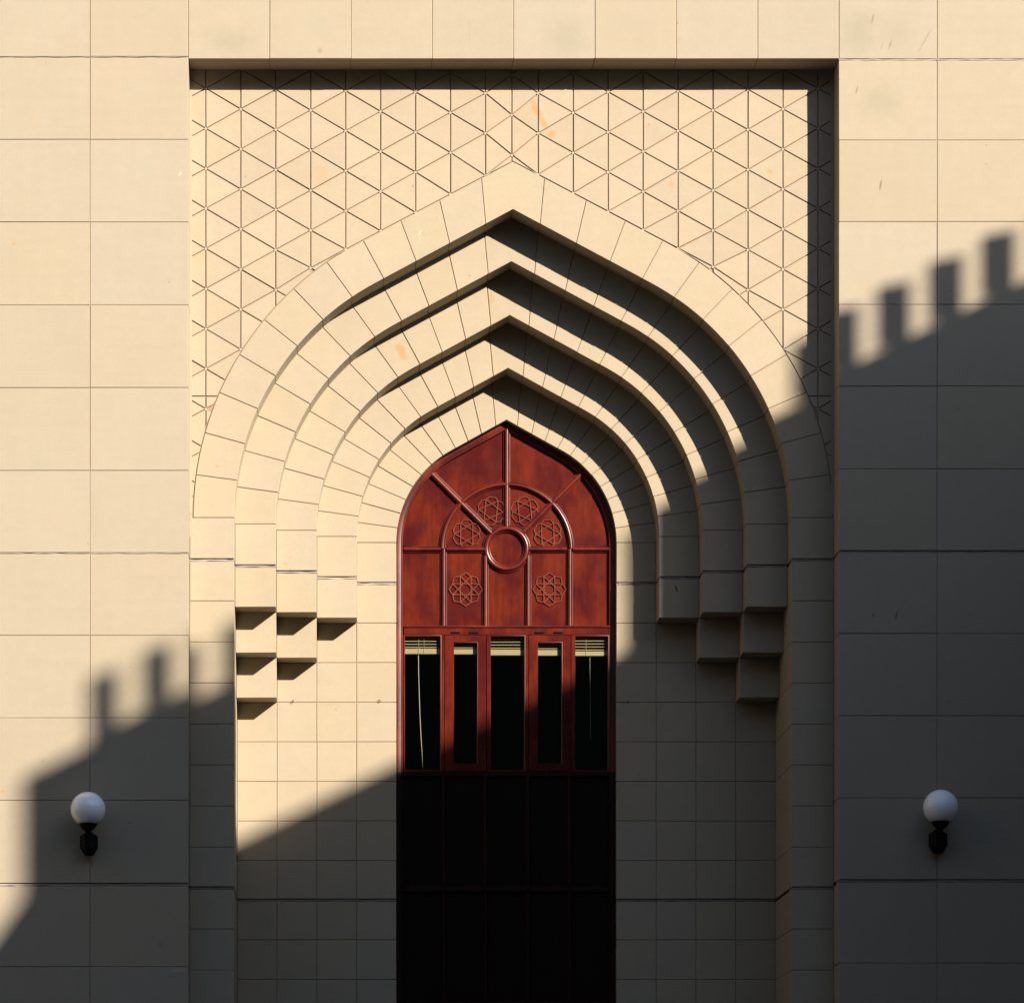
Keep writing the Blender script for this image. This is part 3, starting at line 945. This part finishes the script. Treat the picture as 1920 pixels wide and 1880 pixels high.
# ------------------------------------------------------------------ little wire hooks left in the tile joints
def hook(px, py, label, flip=1):
    x, z = UW(px, py, PY[5])
    t = [(0, 0.0, 0.004), (0.004 * flip, -0.016, 0.006), (0.012 * flip, -0.022, -0.004), (0.010 * flip, -0.022, -0.026), (-0.004 * flip, -0.022, -0.034), (-0.012 * flip, -0.022, -0.022), (-0.010 * flip, -0.02, -0.006)]
    v, f = tube([(q[0] * .7, q[1] * .7, q[2] * .7) for q in t], 0.0026, 6)
    o = mesh('wire_hook', v, f, M_IRON)
    o.location = (x, PY[5], z)
    o['label'] = label; o['category'] = 'hook'; o['group'] = 'wire hooks in the tile joints'
hook(549, 1313, 'small dark wire hook in the sunlit tile joint under the left corbels')
hook(712, 1312, 'small dark wire hook in the sunlit tile joint close to the window frame', -1)
hook(1177, 1315, 'small dark wire hook in the shaded tile joint right of the window')

# ------------------------------------------------------------------ building across the court: its battlement throws the shadow
CT = 0.794                       # change of distance towards the sun per metre of shadow
def sun_point(px, py):
    """a point of the battlement plane that shadows plan point (px, py) of the front wall"""
    t = 14.5 - CT * (wx(px) - wx(1540))
    return (wx(px) + SUN_A * t, -t, wz(py) + SUN_E * t)
court = empty('battlemented_building')
court['label'] = 'plain battlemented building across the court whose notched roofline shades the wall'
court['category'] = 'building'
NORM = Vector((1.0, -0.44, 0)).normalized()
def wall_slab(name, xa, xb, z0, z1, depth, parent=court, mat=M_ROOF, both=0.0):
    a, b = Vector(sun_point(xa, 0)), Vector(sun_point(xb, 0))
    lo = []
    for p in (a, b):
        for d in (-both, depth):
            q = p + NORM * d; lo.append((q.x, q.y))
    v = [(x, y, z) for (x, y) in lo for z in (z0, z1)]
    f = [[0, 1, 3, 2], [4, 6, 7, 5], [0, 4, 5, 1], [2, 3, 7, 6], [0, 2, 6, 4], [1, 5, 7, 3]]
    return mesh(name, v, f, mat, parent)
ZSIDE = sun_point(1630, 682)[2]
ZBASE = ZSIDE + 0.075
ZLOW = ZSIDE - 1.08
wall_slab('courtyard_wall', 38, 2500, 0.0, ZLOW, 5.0)
wall_slab('parapet', 38, 164, ZLOW, ZSIDE, 0.16)
wall_slab('parapet', 164, 566, ZLOW, ZBASE, 0.16)
wall_slab('parapet', 1431, 2500, ZLOW, ZBASE, 0.16)
mw = 44
def merlon(e, w, h, z0):
    c = Vector(sun_point(e - w / 2, 0)); ax = Vector((-0.91, -0.41, 0)); n = Vector((0.41, -0.91, 0))
    L, T = w / PPM / 1.25 / 2, 0.035
    v = []
    for q in (c - ax * L - n * T, c - ax * L + n * T, c + ax * L - n * T, c + ax * L + n * T):
        v += [(q.x, q.y, z0), (q.x, q.y, z0 + h)]
    mesh('merlon', v, [[0, 1, 3, 2], [4, 6, 7, 5], [0, 4, 5, 1], [2, 3, 7, 6], [0, 2, 6, 4], [1, 5, 7, 3]], M_ROOF, court)
for k in range(4):
    e = 213 + 99.5 * k
    merlon(e + 9, mw + 10, 0.52, ZBASE)
for k in range(9):
    e = 1601 + 97.5 * k
    merlon(e + 9, mw + 20, 0.55, ZBASE)
# lower wing beyond its far corner
a = Vector(sun_point(39, 1684)); d = Vector((0.38, -1.0, 0)).normalized() * 45
nn = Vector((1.0, 0.38, 0)).normalized() * 3
v = []
for p in (a, a + d):
    for q in (p, p + nn):
        v += [(q.x, q.y, 0.0), (q.x, q.y, a.z)]
mesh('lower_wing', v, [[0, 1, 3, 2], [4, 6, 7, 5], [0, 4, 5, 1], [2, 3, 7, 6], [0, 2, 6, 4], [1, 5, 7, 3]], M_ROOF, court)

# unseen range added behind the viewpoint to block low sky light
opp = Joined(); opp.box(-60, 60, -60, -48, 0.0, 30.0)
for k in range(30):
    x = -58 + 4 * k
    opp.box(x, x + 1.0, -47.998, -47.6, 30.0, 30.9)
o = mesh('far_sky_blocker', opp.v, opp.f, M_ROOF, court)

# unseen block added on the right to darken the lower right wall
side_blocker = Joined(); side_blocker.box(wx(2330), wx(2330) + 4.5, -14.0, -0.02, 0.0, 10.6)
mesh('side_sky_blocker', side_blocker.v, side_blocker.f, M_ROOF, court)

west = Joined(); west.box(-44, -30, -60, 4, 0.0, 30.0)  # unseen block added on the left so less sky reaches the shade
mesh('west_sky_blocker', west.v, west.f, M_ROOF, court)
